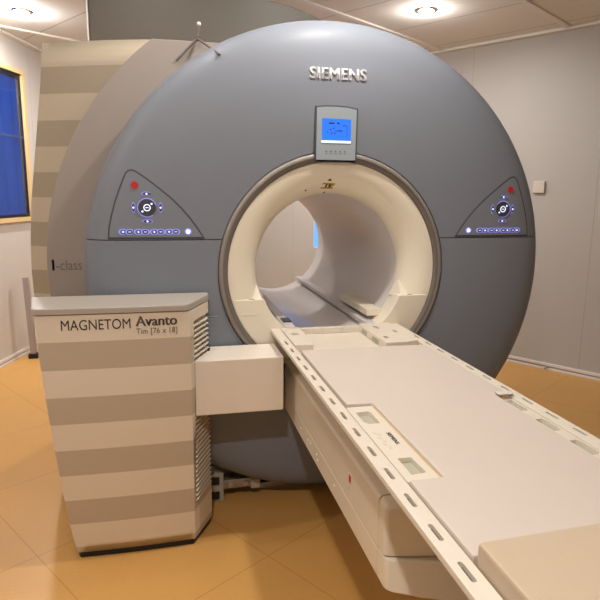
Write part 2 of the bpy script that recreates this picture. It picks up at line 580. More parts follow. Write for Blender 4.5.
# joint line low on the left
bm = bmesh.new()
for k in range(8):
    xa = -.86 + .40 * k / 8; xb = -.86 + .40 * (k + 1) / 8
    z = .8165
    ya, yb = face_y(math.hypot(xa, z - AX)), face_y(math.hypot(xb, z - AX))
    vs_ = [bm.verts.new(q) for q in ((xa, ya - .0012, z - .0018), (xb, yb - .0012, z - .0018), (xb, yb - .0012, z + .0018), (xa, ya - .0012, z + .0018))]
    f = bm.faces.new(vs_)
    for q in ((xa, ya + .004, z - .0018), (xa, ya + .004, z + .0018)):
        pass
thicken(bm, (0, .004, 0))
obj('cover_joint', bm, 'disp', S)

# bore ring, two tones
bm = bmesh.new()
lathe_y(bm, catmull([(.4555, .03), (.4550, .004), (.4515, -.004), (.446, -.008), (.4385, -.008)], 3) + [(.4385, .03)], 160)
ring = obj('bore_ring', bm, 'ring', S)
bm = bmesh.new()
lathe_y(bm, [(.4383, .03), (.4383, -.005), (.430, -.004), (.424, -.001), (.4205, .004), (.4205, .03)], 160)
obj('inner_lip', bm, 'ring_dark', ring)

# trumpet-shaped flare
prof = []
for k in range(17):
    t = PI / 2 * k / 16
    prof.append((.300 + .119 * (1 - math.sin(t)), .006 + .103 * (1 - math.cos(t))))
prof += [(.303, .1092), (.419, .1092)]
bm = bmesh.new(); lathe_y(bm, prof, 160)
flare = obj('bore_flare', bm, 'cream', S, 30)
# bore tube and rear flare
prof = [(.2995, .1110), (.2995, 1.395)]
for k in range(9):
    t = PI / 2 * k / 8
    prof.append((.2995 + .09 * (1 - math.cos(t)), 1.395 + .085 * math.sin(t)))
prof += [(.438, 1.48), (.438, 1.44), (.32, 1.38), (.312, .1110)]
bm = bmesh.new(); lathe_y(bm, prof, 128)
obj('bore_tube', bm, 'liner', S, 30)

# filled lower part of the flare with a flat top and a round inner side
zt = .873
def arc(r, a0, a1, n):
    return [(r * math.cos(a0 + (a1 - a0) * k / n), AX + r * math.sin(a0 + (a1 - a0) * k / n)) for k in range(n + 1)]
ao = math.asin((zt - AX) / .4165); ai = math.asin((zt - AX) / .2985)
outer = arc(.4165, PI - ao, 2 * PI + ao, 60)
inner = arc(.2985, 2 * PI + ai, PI - ai, 60)
bm = bmesh.new()
prism(bm, outer + inner, 'y', .0045, .109, 0.0025)
obj('flare_apron', bm, 'cream', S, 30)
for sx in (-1, 1):
    bm = bmesh.new()
    A = (sx * .268, .10, zt - .01); A2 = (sx * .285, .012, zt - .01); B = (sx * .350, .03, zt - .01); D = (sx * .345, .08, zt - .01); E_ = (sx * .303, .085, .935)
    vsn = [bm.verts.new(p) for p in (A, A2, B, D, E_)]
    bm.faces.new((vsn[0], vsn[1], vsn[2], vsn[3]))
    for i in range(4):
        bm.faces.new((vsn[i], vsn[(i + 1) % 4], vsn[4]))
    bmesh.ops.recalc_face_normals(bm, faces=bm.faces[:])
    obj('fairing', bm, 'cream', S, 20)
    bm = bmesh.new(); prism(bm, [(sx * .315, .014), (sx * .340, .014), (sx * .335, .022), (sx * .320, .022)], 'z', zt - .001, zt + .0012)
    obj('vent_notch', bm, 'slot', S)
# joint lines on the apron front
bm = bmesh.new()
box(bm, -.375, -.300, .0028, .006, .8155, .8175)
obj('apron_joint', bm, 'white', S)
# table rails and shelves inside the bore
for sx in (-1, 1):
    bm = bmesh.new()
    x0, x1 = sorted((sx * .150, sx * .192))
    box(bm, x0, x1, .02, 1.40, .738, .757, .003)
    obj('bore_rail', bm, 'liner', S)
bm = bmesh.new(); box(bm, .168, .236, .085, .47, .774, .803, .003)
obj('bore_shelf', bm, 'cream', S)
# small sockets at the left end of the rail
bm = bmesh.new()
box(bm, -.185, -.150, .10, .17, .757, .762, .001)
obj('rail_socket', bm, 'btn', S)

# plates conforming to the front face
def conform(bm, off, th=.0, step=.02):
    xs = [v.co.x for v in bm.verts]; zs = [v.co.z for v in bm.verts]
    x = math.ceil(min(xs) / step) * step
    while x < max(xs):
        bmesh.ops.bisect_plane(bm, geom=bm.verts[:] + bm.edges[:] + bm.faces[:], plane_co=(x, 0, 0), plane_no=(1, 0, 0)); x += step
    z = math.ceil(min(zs) / step) * step
    while z < max(zs):
        bmesh.ops.bisect_plane(bm, geom=bm.verts[:] + bm.edges[:] + bm.faces[:], plane_co=(0, 0, z), plane_no=(0, 0, 1)); z += step
    bmesh.ops.triangulate(bm, faces=bm.faces[:])
    for v in bm.verts:
        v.co.y = face_y(math.hypot(v.co.x, v.co.z - AX)) - off
    if th:
        thicken(bm, (0, th, 0))

def smooth_outline(pts, it=2):
    for _ in range(it):
        q = []
        for i in range(len(pts)):
            a, b = pts[i], pts[(i + 1) % len(pts)]
            q.append((a[0] * .75 + b[0] * .25, a[1] * .75 + b[1] * .25)); q.append((a[0] * .25 + b[0] * .75, a[1] * .25 + b[1] * .75))
        pts = q
    return pts

def shrink(pts, d):
    """inset a convex outline by d"""
    n = len(pts)
    cx = sum(p[0] for p in pts) / n; cz = sum(p[1] for p in pts) / n
    out = []
    for i in range(n):
        a, b, c = Vector(pts[i - 1]), Vector(pts[i]), Vector(pts[(i + 1) % n])
        n1 = Vector((-(b - a).y, (b - a).x)).normalized(); n2 = Vector((-(c - b).y, (c - b).x)).normalized()
        m = (n1 + n2).normalized()
        if m.dot(Vector((cx, cz)) - b) < 0: m = -m
        k = max(.5, abs(m.dot(n1)))
        out.append(tuple(b + m * d / k))
    return out

# the curved triangle at the left; the right one is its mirror image
side_l = [(-.846, 1.110), (-.842, 1.150), (-.832, 1.195), (-.817, 1.245), (-.800, 1.290), (-.785, 1.327)]
side_r = [(-.735, 1.350), (-.698, 1.324), (-.655, 1.290), (-.620, 1.261), (-.585, 1.226), (-.552, 1.187), (-.525, 1.148), (-.502, 1.110)]
tri = side_l + [(-.777, 1.344), (-.766, 1.354), (-.752, 1.357)] + side_r
def outline_face(bm, pts):
    bm.faces.new([bm.verts.new((p[0], 0, p[1])) for p in pts])
def text_on_face(s, cx, cz, w, h, bold=0, off=.001):
    pass
def control_panel(sx, cxr):
    flip = (lambda pts: [(sx * -1 * p[0], p[1]) for p in pts]) if sx > 0 else (lambda pts: pts)
    lab = 'control panel left of the bore' if sx < 0 else 'control panel right of the bore'
    bm = bmesh.new(); outline_face(bm, flip(tri)); conform(bm, .0012, .004)
    # base is the dark gasket; the lighter faceplate and the keys are its sub-parts
    g = obj('control_panel', bm, 'gasket', S, 20)
    bm = bmesh.new(); outline_face(bm, flip([(p[0], p[1] + (.0020 if p[1] < 1.12 else 0)) for p in shrink(tri, .0058)])); conform(bm, .0026, .003)
    obj('faceplate', bm, 'dome', g, 20)
    fy = lambda x, z: face_y(math.hypot(x, z - AX))
    cx, cz = cxr, 1.223
    def disc(name, x, z, r, rz, mat, th=.0042, dx=0):
        bm = bmesh.new(); y = fy(x, z); cyl_y(bm, x, z, y - th, y - .0015, r, 24, rz); return obj(name, bm, mat, g)
    # halo of backlight, dark disc, four arrow keys, centre key
    disc('backlight', cx, cz, .0345, .0345, 'led', .0034)
    disc('dial', cx, cz, .031, .031, 'btn', .0050)
    bm = bmesh.new()
    y = fy(cx, cz)
    for k in range(24):
        t0, t1 = 2 * PI * k / 24, 2 * PI * (k + 1) / 24
        prism(bm, [(cx + .0125 * math.cos(t0), cz + .0125 * math.sin(t0)), (cx + .0095 * math.cos(t0), cz + .0095 * math.sin(t0)), (cx + .0095 * math.cos(t1), cz + .0095 * math.sin(t1)), (cx + .0125 * math.cos(t1), cz + .0125 * math.sin(t1))], 'y', y - .0056, y - .004)
    box(bm, cx - .006, cx + .006, y - .0056, y - .004, cz - .0012, cz + .0012)
    obj('dial_mark', bm, 'led_w', g)
    for a in (PI * .22, PI * 1.22):
        x, z = cx + .021 * math.cos(a), cz + .021 * math.sin(a)
        bm = bmesh.new(); cyl_y(bm, x, z, y - .0056, y - .004, .0035); obj('dial_light', bm, 'led_w', g)
    for dx, dz in ((0, .0485), (0, -.0485), (-.047, 0), (.047, 0)):
        x, z = cx + dx, cz + dz
        hw, hh = (.024, .0105) if dx == 0 else (.0105, .024)
        y = fy(x, z)
        bm = bmesh.new(); prism(bm, smooth_outline([(x - hw, z), (x, z - hh), (x + hw, z), (x, z + hh)], 1), 'y', y - .0034, y - .0015)
        obj('backlight', bm, 'led', g)
        bm = bmesh.new(); prism(bm, smooth_outline([(x - hw * .8, z), (x, z - hh * .8), (x + hw * .8, z), (x, z + hh * .8)], 1), 'y', y - .0046, y - .003)
        obj('arrow_key', bm, 'btn_blue', g)
        bm = bmesh.new(); cyl_y(bm, x, z, y - .0054, y - .0044, .0035); obj('key_light', bm, 'led_w', g)
    # row of keys along the bottom
    xs = [-.791, -.768, -.738, -.714, -.683, -.660, -.631, -.607]
    dot = -.563
    if sx > 0:
        xs = [.785, .764, .737, .718, .687, .664, .634, .611]; dot = .561
    z = 1.137
    bm = bmesh.new()
    for x in xs:
        y = fy(x, z); prism(bm, smooth_outline([(x - .0155, z - .0105), (x + .0155, z - .0105), (x + .0155, z + .0105), (x - .0155, z + .0105)], 2), 'y', y - .0034, y - .0015)
    obj('key_row_backlight', bm, 'led', g)
    for i, x in enumerate(xs):
        y = fy(x, z)
        bm = bmesh.new(); prism(bm, smooth_outline([(x - .0095, z - .0075), (x + .0095, z - .0075), (x + .0095, z + .0075), (x - .0095, z + .0075)], 2), 'y', y - .0046, y - .003)
        obj('key', bm, 'btn_blue', g)
        bm = bmesh.new()
        if i % 2: box(bm, x - .0045, x + .0045, y - .0052, y - .0042, z - .001, z + .001)
        else:
            box(bm, x - .001, x + .001, y - .0052, y - .0042, z - .004, z + .004)
            box(bm, x - .0045, x + .0045, y - .0052, y - .0042, z - .001, z + .001)
        obj('key_mark', bm, 'led_w', g)
    disc('backlight', dot, z, .0125, .0125, 'led', .0034)
    disc('lamp_key', dot, z, .0075, .0075, 'led_w', .0046)
    # red stop button
    bx_ = -.745 if sx < 0 else .742
    disc('stop_button', bx_, 1.302, .0125, .0125, 'red', .006)
    return g
control_panel(-1, -.705)
control_panel(1, .710)

# display above the bore
bm = bmesh.new()
frame = [(-.090, 1.396), (.070, 1.396), (.072, 1.400), (.074, 1.592), (.035, 1.599), (-.010, 1.601), (-.055, 1.600), (-.092, 1.596), (-.0925, 1.400)]
prism(bm, frame, 'y', -.0135, .03, .0015)
disp = obj('display_unit', bm, 'gasket', S, 30)
bm = bmesh.new(); prism(bm, shrink(frame, .0060), 'y', -.0165, -.010, .001)
obj('display_face', bm, 'disp', disp)
bm = bmesh.new(); box(bm, -.066, .046, -.0180, -.016, 1.474, 1.552)
obj('screen', bm, 'screen', disp, label='blue lit screen')
bm = bmesh.new(); box(bm, -.068, .046, -.0185, -.016, 1.465, 1.4735)  # white emissive bar under the screen
obj('white_bar', bm, 'bar', disp)
bm = bmesh.new()
for (x, z, w, h) in ((-.030, 1.536, .022, .006), (-.004, 1.536, .010, .006), (.022, 1.528, .016, .003), (-.034, 1.513, .005, .005), (-.022, 1.518, .005, .005), (-.012, 1.508, .006, .004),
                     (-.030, 1.500, .004, .006), (-.018, 1.500, .008, .004), (.004, 1.509, .016, .004), (.030, 1.508, .0015, .036), (-.002, 1.512, .005, .003), (-.045, 1.505, .004, .004)):
    box(bm, x - w / 2, x + w / 2, -.0190, -.0175, z - h / 2, z + h / 2)
obj('screen_marks', bm, 'ink', disp)
bm = bmesh.new()
for x in (-.048, -.030, -.012, .006, .024):
    box(bm, x - .004, x + .004, -.0170, -.0160, 1.426, 1.4285); box(bm, x - .003, x + .003, -.0170, -.0160, 1.432, 1.437)
obj('soft_key_marks', bm, 'ring_dark', disp)

# raised silver lettering
bm = text_bm('SIEMENS', .218, .041, bold=.030, spacing=1.06)
bmesh.ops.translate(bm, verts=bm.verts[:], vec=(-.114, 0, 1.692))
conform(bm, .0045, .004, .03)
obj('lettering', bm, 'logo', S, 20)

# warning sticker in the flare (on the trumpet surface)
def flare_y(r):
    s = 1 - (r - .300) / .119
    s = max(0, min(1, s))
    return .006 + .103 * (1 - math.sqrt(max(0, 1 - s * s)))
def on_flare(bm, off):
    for v in bm.verts:
        v.co.y = flare_y(math.hypot(v.co.x, v.co.z - AX)) - off
    thicken(bm, (0, .002, 0))
bm = bmesh.new(); outline_face(bm, [(-.052, 1.297), (-.028, 1.297), (-.002, 1.297), (.004, 1.318), (-.020, 1.319), (-.046, 1.320)]); on_flare(bm, .0012)
st = obj('warning_sticker', bm, 'yellow', S)
bm = bmesh.new(); outline_face(bm, [(-.036, 1.302), (-.028, 1.302), (-.026, 1.314), (-.033, 1.314)]); on_flare(bm, .0016)
obj('sticker_mark', bm, 'ink', st)
bm = bmesh.new(); outline_face(bm, [(-.022, 1.302), (-.014, 1.302), (-.010, 1.314), (-.019, 1.314)]); on_flare(bm, .0016)
obj('sticker_mark', bm, 'ink', st)
bm = bmesh.new(); outline_face(bm, [(-.030, 1.327), (-.012, 1.327), (-.020, 1.337)]); on_flare(bm, .0012)
obj('alignment_mark', bm, 'ink', S)
for x, z in ((-.112, 1.290), (-.028, 1.283)):
    bm = bmesh.new(); outline_face(bm, [(x + .004 * math.cos(t * PI / 4), z + .003 * math.sin(t * PI / 4)) for t in range(8)]); on_flare(bm, .0012)
    obj('alignment_mark', bm, 'ink', S)
# pale funnel highlight below the display, put in as a thin cream piece
bm = bmesh.new(); outline_face(bm, [(-.070, 1.385), (.050, 1.385), (.030, 1.368), (.012, 1.356), (-.010, 1.350), (-.032, 1.356), (-.050, 1.368)]); on_flare(bm, .0006)
obj('funnel_highlight', bm, 'cream', S)

# warm grey side cover, a disc segment cut off at the top
def circ_z(x, r): return AX + math.sqrt(max(0, r * r - x * x))
R1 = 1.090; TOP = 1.838
xt = -math.sqrt(R1 ** 2 - (TOP - AX) ** 2)
a0 = math.atan2(TOP - AX, xt)
pts = [(R1 * math.cos(a0 + (PI + .85 - a0) * k / 48), AX + R1 * math.sin(a0 + (PI + .85 - a0) * k / 48)) for k in range(49)]
pts = [(-.20, TOP)] + pts + [(-.20, pts[-1][1])]
bm = bmesh.new()
prism(bm, pts, 'y', .186, .60, .004)
# opening so that it sits around the front cover and bore
sc = obj('side_cover', bm, 'brown', S, 30, label='warm grey curved side cover')
c1 = bmesh.new(); lathe_y(c1, [(.945, .10), (.945, .70), (.001, .70), (.001, .10)], 96)
cut(sc, [c1])
bm = text_bm('l', .008, .041, bold=.02)
bmesh.ops.translate(bm, verts=bm.verts[:], vec=(-1.071, .1852, .979)); thicken(bm, (0, .002, 0))
obj('lettering', bm, 'ink', S, 0)
bm = text_bm('-class', .093, .039, bold=.0)
bmesh.ops.translate(bm, verts=bm.verts[:], vec=(-1.056, .1852, .979)); thicken(bm, (0, .002, 0))
obj('lettering', bm, 'ink_soft', S, 0)

# striped side panel, its face bending back towards the left
def py(x): return .195 + .19 * max(0, (-.60 - x) / .50) ** 1.35
def left_edge(z):
    P = [(0.0, -1.12), (.45, -1.17), (.90, -1.200), (1.05, -1.197), (1.25, -1.176), (1.55, -1.128), (1.70, -1.104), (1.86, -1.086)]
    for (z0_, x0_), (z1_, x1_) in zip(P[:-1], P[1:]):
        if z <= z1_: return x0_ + (x1_ - x0_) * (z - z0_) / (z1_ - z0_)
    return P[-1][1]
bm = bmesh.new()
rings = []
nz_ = 24
for i in range(nz_ + 1):
    z = .02 + (TOP + .002 - .02) * i / nz_
    xl = left_edge(z)
    front = [(xl + (-.40 - xl) * j / 18) for j in range(19)]
    row = [(x, py(x), z) for x in front]
    row += [(-.40, .60, z), (xl + .02, .60, z)]
    rings.append(row)
loft(bm, rings)
pn = obj('striped_side_panel', bm, 'board', S, 30)
c1 = bmesh.new(); lathe_y(c1, [(.95, .10), (.95, .70), (.001, .70), (.001, .10)], 96)
cut(pn, [c1])
# side housing behind it
bm = bmesh.new()
prism(bm, [(-1.04, .601), (-.40, .601), (-.40, 1.40), (-.95, 1.40)], 'z', .02, 1.845, .01)
hs = obj('side_housing', bm, 'board', S, 30)
c1 = bmesh.new(); lathe_y(c1, [(.935, .30), (.935, 1.5), (.001, 1.5), (.001, .30)], 96)
cut(hs, [c1])
# foot rail with levelling feet under the round cover
bm = bmesh.new()
box(bm, -.47, -.30, .10, .16, .045, .085, .003)
box(bm, -.30, .30, .15, .9, .0, .03, .003)
br = obj('base_bracket', bm, 'metal', S)
bm = bmesh.new(); box(bm, -.500, -.440, .085, .165, .0, .125, .003); obj('bracket_plate', bm, 'pocket', br)
for z in (.030, .095):
    bm = bmesh.new(); box(bm, -.492, -.458, .076, .086, z - .016, z + .016, .002); obj('bracket_pad', bm, 'black', br)
for x in (-.41, -.35):
    bm = bmesh.new(); cyl_y(bm, x, .065, .088, .101, .012, 12); obj('bolt', bm, 'chrome', br)
bm = bmesh.new(); box(bm, -.325, -.285, .09, .13, .04, .08, .003); obj('clamp', bm, 'pocket', br)

# tower behind the scanner reaching for the ceiling
T = thing('service_tower', 'tall tan housing with a rounded top right corner rising behind the scanner', 'housing', (-.4, 1.0, 0))
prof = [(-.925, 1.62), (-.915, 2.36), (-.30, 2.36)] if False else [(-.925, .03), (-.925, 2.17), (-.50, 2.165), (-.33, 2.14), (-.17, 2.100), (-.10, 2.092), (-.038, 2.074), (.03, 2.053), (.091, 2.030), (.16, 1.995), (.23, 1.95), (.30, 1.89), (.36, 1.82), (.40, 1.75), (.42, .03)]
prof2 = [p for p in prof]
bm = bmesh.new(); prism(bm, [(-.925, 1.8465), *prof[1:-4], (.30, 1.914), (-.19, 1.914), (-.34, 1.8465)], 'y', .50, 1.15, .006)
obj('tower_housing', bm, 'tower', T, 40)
bm = bmesh.new(); box(bm, -.931, -.9255, .49, 1.15, 1.848, 2.168, .001)  # light on the tower's left edge, put in as a white strip
obj('lit_edge', bm, 'white', T)

# little hook on the top edge
H = thing('wire_hook', 'thin grey wire hook with a white tip on top of the scanner cover', 'hook', (-.505, .185, TOP))
bm = bmesh.new(); tube(bm, (-.505, .185, TOP + .009), (-.497, .185, 1.895), .0035); obj('stem', bm, 'ink_soft', H)
bm = bmesh.new(); b2 = bmesh.new(); bmesh.ops.create_uvsphere(b2, u_segments=12, v_segments=8, radius=.008); merge(bm, b2, Matrix.Translation((-.497, .185, 1.900))); obj('tip', bm, 'white', H)
bm = bmesh.new(); b2 = bmesh.new(); bmesh.ops.create_uvsphere(b2, u_segments=12, v_segments=8, radius=.008); merge(bm, b2, Matrix.Translation((-.505, .183, TOP + .009))); obj('joint', bm, 'ink', H)
bm = bmesh.new(); tube(bm, (-.505, .178, TOP + .009), (-.437, .008, 1.757), .0042); obj('prong', bm, 'ink_soft', H)
bm = bmesh.new(); tube(bm, (-.505, .176, TOP + .009), (-.585, .180, 1.765), .0042); obj('prong', bm, 'ink_soft', H)

# ------------------------------------------------------------------ striped cabinet in front of the scanner
K = thing('equipment_cabinet', 'cream and tan striped cabinet standing on the floor left of the scanner bore', 'cabinet', (-.79, -.13, 0))
def plan(z, dx=0.0):
    """plan outline at height z (tapering towards the floor)"""
    P = [(.025, -.979, -.200), (.154, -.996, -.213), (.233, -1.004, -.219), (.424, -1.022, -.230), (.61, -1.037, -.236), (.80, -1.050, -.237), (.93, -1.056, -.237)]
    for (a, b, c), (d, e, f) in zip(P[:-1], P[1:]):
        if z <= d:
            t = (z - a) / (d - a); xl = b + (e - b) * t; yf = c + (f - c) * t; break
    else: xl, yf = P[-1][1:]
    front = []
    xr = -.572 - .006 * (z > .9)
    for j in range(13):
        t = j / 12
        x = xl + (xr - xl) * t
        front.append((x, yf - .006 * math.sin(PI * t), z))
    # rounded left corner
    return [(xl - .045, -.03, z), (xl - .006, yf + .010, z)] + front + [(-.500, -.06, z), (-.500, -.03, z)]
bm = bmesh.new()
loft(bm, [plan(z) for z in [.025, .06, .10, .154, .2, .233, .3, .36, .424, .5, .55, .61, .7, .8, .888]])
cb = obj('body', bm, 'cab', K, 40)
# recess of the grille in the slanted face (direction from (-.572,-.237) to (-.5,-.06))
g0 = Vector((-.572, -.224)); g1 = Vector((-.500, -.06)); gd = (g1 - g0).normalized(); gn = Vector((gd.y, -gd.x))
def gbox(bm, u0, u1, d0, d1, z0, z1, bev=0):
    b2 = bmesh.new(); box(b2, u0, u1, d0, d1, z0, z1, bev)
    m = Matrix(((gd.x, -gn.x, 0, g0.x), (gd.y, -gn.y, 0, g0.y), (0, 0, 1, 0), (0, 0, 0, 1)))
    merge(bm, b2, m)
c1 = bmesh.new(); gbox(c1, .022, .30, -.2, .020, .17, .845)
cut(cb, [c1])
bm = bmesh.new()
z = .180
while z < .84:
    b2 = bmesh.new()
    # a slanted slat
    prism(b2, [(-.001, z - .006), (.017, z + .002), (.017, z + .005), (-.001, z - .002)], 'x', .024, .178)
    m = Matrix(((gd.x, -gn.x, 0, g0.x), (gd.y, -gn.y, 0, g0.y), (0, 0, 1, 0), (0, 0, 0, 1)))
    merge(bm, b2, m)
    z += .0185
obj('side_grille', bm, 'grille', K, 20)
# lid
bm = bmesh.new()
def lid(z, o=0.0):
    return [(-1.108 + o, -.022 - o * .3, z), (-1.066 + o, -.231 + o, z), (-1.052 + o, -.243 + o, z), (-.95, -.2465 + o, z), (-.78, -.249 + o, z), (-.584 - o * .4, -.246 + o, z), (-.574 - o * .7, -.238 + o * .6, z), (-.4975 - o, -.058, z), (-.4975 - o, -.022 - o * .3, z)]
loft(bm, [lid(.8920), lid(.8935, 0), lid(.909, 0), lid(.912, .002), lid(.9130, .005)])
obj('lid', bm, 'cab_top', K, 30)
bm = bmesh.new(); loft(bm, [lid(.8882, .006), lid(.8918, .006)]); obj('lid_joint', bm, 'slot', K, 30)
bm = bmesh.new(); loft(bm, [[(p[0] * .97 - .022, p[1] * .9 - .012, z) for p in plan(.025)] for z in (.0, .025)])
obj('plinth', bm, 'black', K, 30)
# lettering on its face
def front_y(x, z):
    P = plan(z); f = P[2:15]
    for a, b in zip(f[:-1], f[1:]):
        if a[0] <= x <= b[0]:
            return a[1] + (b[1] - a[1]) * (x - a[0]) / (b[0] - a[0])
    return f[0][1]
def cab_text(s, x, z, w, h, mat, bold=0, tilt=0.0, sp=1.0):
    bm = text_bm(s, w, h, bold, sp)
    for v in bm.verts:
        v.co.z += z + tilt * v.co.x; v.co.x += x
        v.co.y = front_y(v.co.x, v.co.z) - .0010
    thicken(bm, (0, .002, 0))
    obj('lettering', bm, mat, K, 0)
cab_text('MAGNETOM', -.978, .838, .214, .034, 'ink', 0, 0)
cab_text('Avanto', -.748, .844, .134, .034, 'ink_soft', .032, 0)
cab_text('Tim [76 x 18]', -.747, .812, .132, .025, 'ink_soft', .0, 0)

# ------------------------------------------------------------------ arm between cabinet and table
bm = bmesh.new()
prism(bm, [(-.5605, -.203), (-.243, -.203), (-.243, -.015), (-.4965, -.015), (-.4965, -.06)], 'z', .500, .703, .006)
arm = obj('connecting_duct', bm, 'arm', None, 30)
origin_to(arm, (-.4, -.1, .5))
tag(arm, 'plain cream box arm joining the striped cabinet to the table', 'duct')

# ------------------------------------------------------------------ patient table
TB = thing('patient_table', 'long cream patient table sliding out of the scanner bore', 'table', (.01, -.6, 0))
XL, XR, YN, YF, ZT = -.256, .274, -2.05, .003, .757
bm = bmesh.new(); box(bm, -.222, .240, YN, YF, .716, .733, .002)
obj('tray', bm, 'table', TB, 30)
bm = bmesh.new(); box(bm, -.2185, .2345, -.020, YF - .001, .7332, ZT, .002)
obj('end_wall', bm, 'table', TB, 30)
slot_y = [-.222 - .098 * k for k in range(19)]
for xa, xb, xs_, x0_, x1_ in ((XL, -.219, -.2385, -.2215, -.219), (.235, XR, .2575, .235, .2375)):
    bm = bmesh.new(); box(bm, xa, xb, YN, YF, .744, ZT, .002)
    rail = obj('slotted_rail', bm, 'table', TB, 30)
    cuts = []
    for y in slot_y:
        c = bmesh.new(); prism(c, stadium(xs_, y, .0085, .046), 'z', .7475, .80); cuts.append(c)
    cut(rail, cuts)
    for y in slot_y:
        bm = bmesh.new(); prism(bm, stadium(xs_, y, .0080, .0455), 'z', .7476, .7484); obj('slot', bm, 'slot', rail)
# raised accessory strips beside the narrowed mattress
def pocket_strip(name, x0, x1, y0, y1, holes):
    bm = bmesh.new(); box(bm, x0, x1, y0, y1, .7335, .757, .002)
    o = obj(name, bm, 'table', TB, 30)
    cs = []
    for poly in holes:
        c = bmesh.new(); prism(c, poly, 'z', .746, .80); cs.append(c)
    cut(o, cs)
    for poly in holes:
        bm = bmesh.new(); prism(bm, shrink(poly, .001), 'z', .7465, .7475)
        obj('pocket', bm, 'pocket', o)
    return o
ls = pocket_strip('accessory_strip', -.2175, -.150, -1.240, -.858,
                  [[(-.204, -.896), (-.172, -.896), (-.168, -.905), (-.168, -.968), (-.196, -.968), (-.204, -.955)],
                   [(-.199, -1.146), (-.170, -1.146), (-.167, -1.212), (-.199, -1.216)]])
bm = text_bm('SIEMENS', .060, .0095, bold=.03)
mt = Matrix.Translation((-.176, -1.023, .7576)) @ Matrix.Rotation(-PI / 2, 4, 'Z') @ Matrix.Rotation(-PI / 2, 4, 'X')
bm.transform(mt)
obj('strip_lettering', bm, 'ink', ls, 0)
bm = bmesh.new()
for x, y in ((-.193, -1.028), (-.198, -1.045), (-.194, -1.062), (-.199, -1.078), (-.194, -1.095), (-.201, -1.02)):
    box(bm, x - .0035, x + .0035, y - .006, y + .006, .757, .7574)
obj('strip_marks', bm, 'grille', ls)
bm = bmesh.new(); box(bm, -.1505, -.1485, -1.236, -.858, .7335, .7582); obj('strip_edge', bm, 'wood', ls)
pocket_strip('accessory_strip', .1965, .2315, -1.462, -.885,
             [[(.201 - .002, -.893), (.222, -.893), (.2225, -.960), (.216, -.968), (.199, -.964)]] +
             [[(.200, -1.020 - .122 * k), (.219, -1.018 - .122 * k), (.2235, -1.030 - .122 * k), (.2235, -1.084 - .122 * k), (.214, -1.090 - .122 * k), (.200, -1.090 - .122 * k)] for k in range(3)])
bm = bmesh.new(); prism(bm, [(.197, -.875), (.197, -.848), (.243, -.852), (.246, -.862), (.240, -.872)], 'z', .7645, .7675, .0008)
obj('strap_flap', bm, 'table', TB)
# connectors at the bore end
bm = bmesh.new(); prism(bm, [(-.216, .002), (-.142, .002), (-.142, -.200), (-.150, -.262), (-.216, -.262)], 'z', .734, .7585, .002)
cn = obj('connector_plate', bm, 'table', TB, 30)
c1 = bmesh.new(); b2 = bmesh.new(); bmesh.ops.create_cone(b2, cap_ends=True, segments=20, radius1=.020, radius2=.020, depth=.03); merge(c1, b2, Matrix.Translation((-.178, -.105, .765)))
cut(cn, [c1])
bm = bmesh.new(); box(bm, -.186, -.170, -.120, -.090, .7505, .756, .002); obj('latch', bm, 'cushion', cn)
bm = bmesh.new(); prism(bm, [(-.212, -.03), (-.185, -.01), (-.150, -.01), (-.147, -.02), (-.183, -.02), (-.205, -.035), (-.205, -.07), (-.212, -.07)], 'z', .7588, .7605, .0005); obj('guide_rib', bm, 'table', cn)
bm = bmesh.new(); prism(bm, [(.104, .002), (.232, .002), (.232, -.290), (.178, -.308), (.104, -.308)], 'z', .734, .7640, .002)
cr = obj('connector_block', bm, 'table', TB, 30)
cs = []
for x, y, w, l in ((.150, -.075, .018, .045), (.200, -.150, .014, .035), (.132, -.235, .018, .030), (.165, .000, .03, .010)):
    c = bmesh.new(); box(c, x - w / 2, x + w / 2, y - l / 2, y + l / 2, .750, .78); cs.append(c)
cut(cr, cs)
for (x, y, w, l) in ((.150, -.075, .012, .02), (.200, -.15, .01, .016), (.132, -.235, .012, .018)):
    bm = bmesh.new(); box(bm, x - w / 2, x + w / 2, y - l / 2, y + l / 2, .7500, .7512); obj('socket', bm, 'slot', cr)
bm = bmesh.new(); box(bm, .1025, .1042, -.235, -.165, .739, .754); obj('port_panel', bm, 'pocket', cr)
bm = bmesh.new(); box(bm, .1025, .1042, -.10, -.05, .739, .754); obj('port_panel', bm, 'pocket', cr)
bm = bmesh.new()
bm.free()
for x0_ in (-.09, -.05, .02, .03):
    bm = bmesh.new(); box(bm, x0_, x0_ + .003, -.0225, -.0195, .736, .754); obj('end_rib', bm, 'grille', TB)
# carriage under the top
bm = bmesh.new(); box(bm, -.175, .193, YN + .05, -.014, .690, .7155, .004); obj('carriage', bm, 'table_side', TB)
bm = bmesh.new(); box(bm, -.165, .183, -1.10, -.014, .6335, .6895, .003); obj('slide_bed', bm, 'cushion', TB)
# long body box
def sect(o=0.0):
    L, R_ = -.200, .220
    return [(L + o, .500), (L + o, .617), (L + .0008, .6215), (L + .0035, .6252), (L + .0080, .6275), (-.150, .633), (.170, .633), (R_ - .008, .6275), (R_ - .0035, .6252), (R_ - .0008, .6215), (R_ - o, .617), (R_ - o, .500)]
bm = bmesh.new(); prism(bm, sect(), 'y', -1.058, -.014, 0); obj('body_upper', bm, 'table_side', TB, 40)
bm = bmesh.new(); box(bm, -.1965, .2165, -1.064, -.020, .434, .612); obj('joint_core', bm, 'slot', TB)
bm = bmesh.new(); prism(bm, [(-.197, .4970), (-.200, .4960), (-.200, .434), (-.194, .428), (.214, .428), (.220, .434), (.220, .4960), (.217, .4970)], 'y', -1.058, -.014, .002); obj('body_lower', bm, 'table_side', TB, 30)
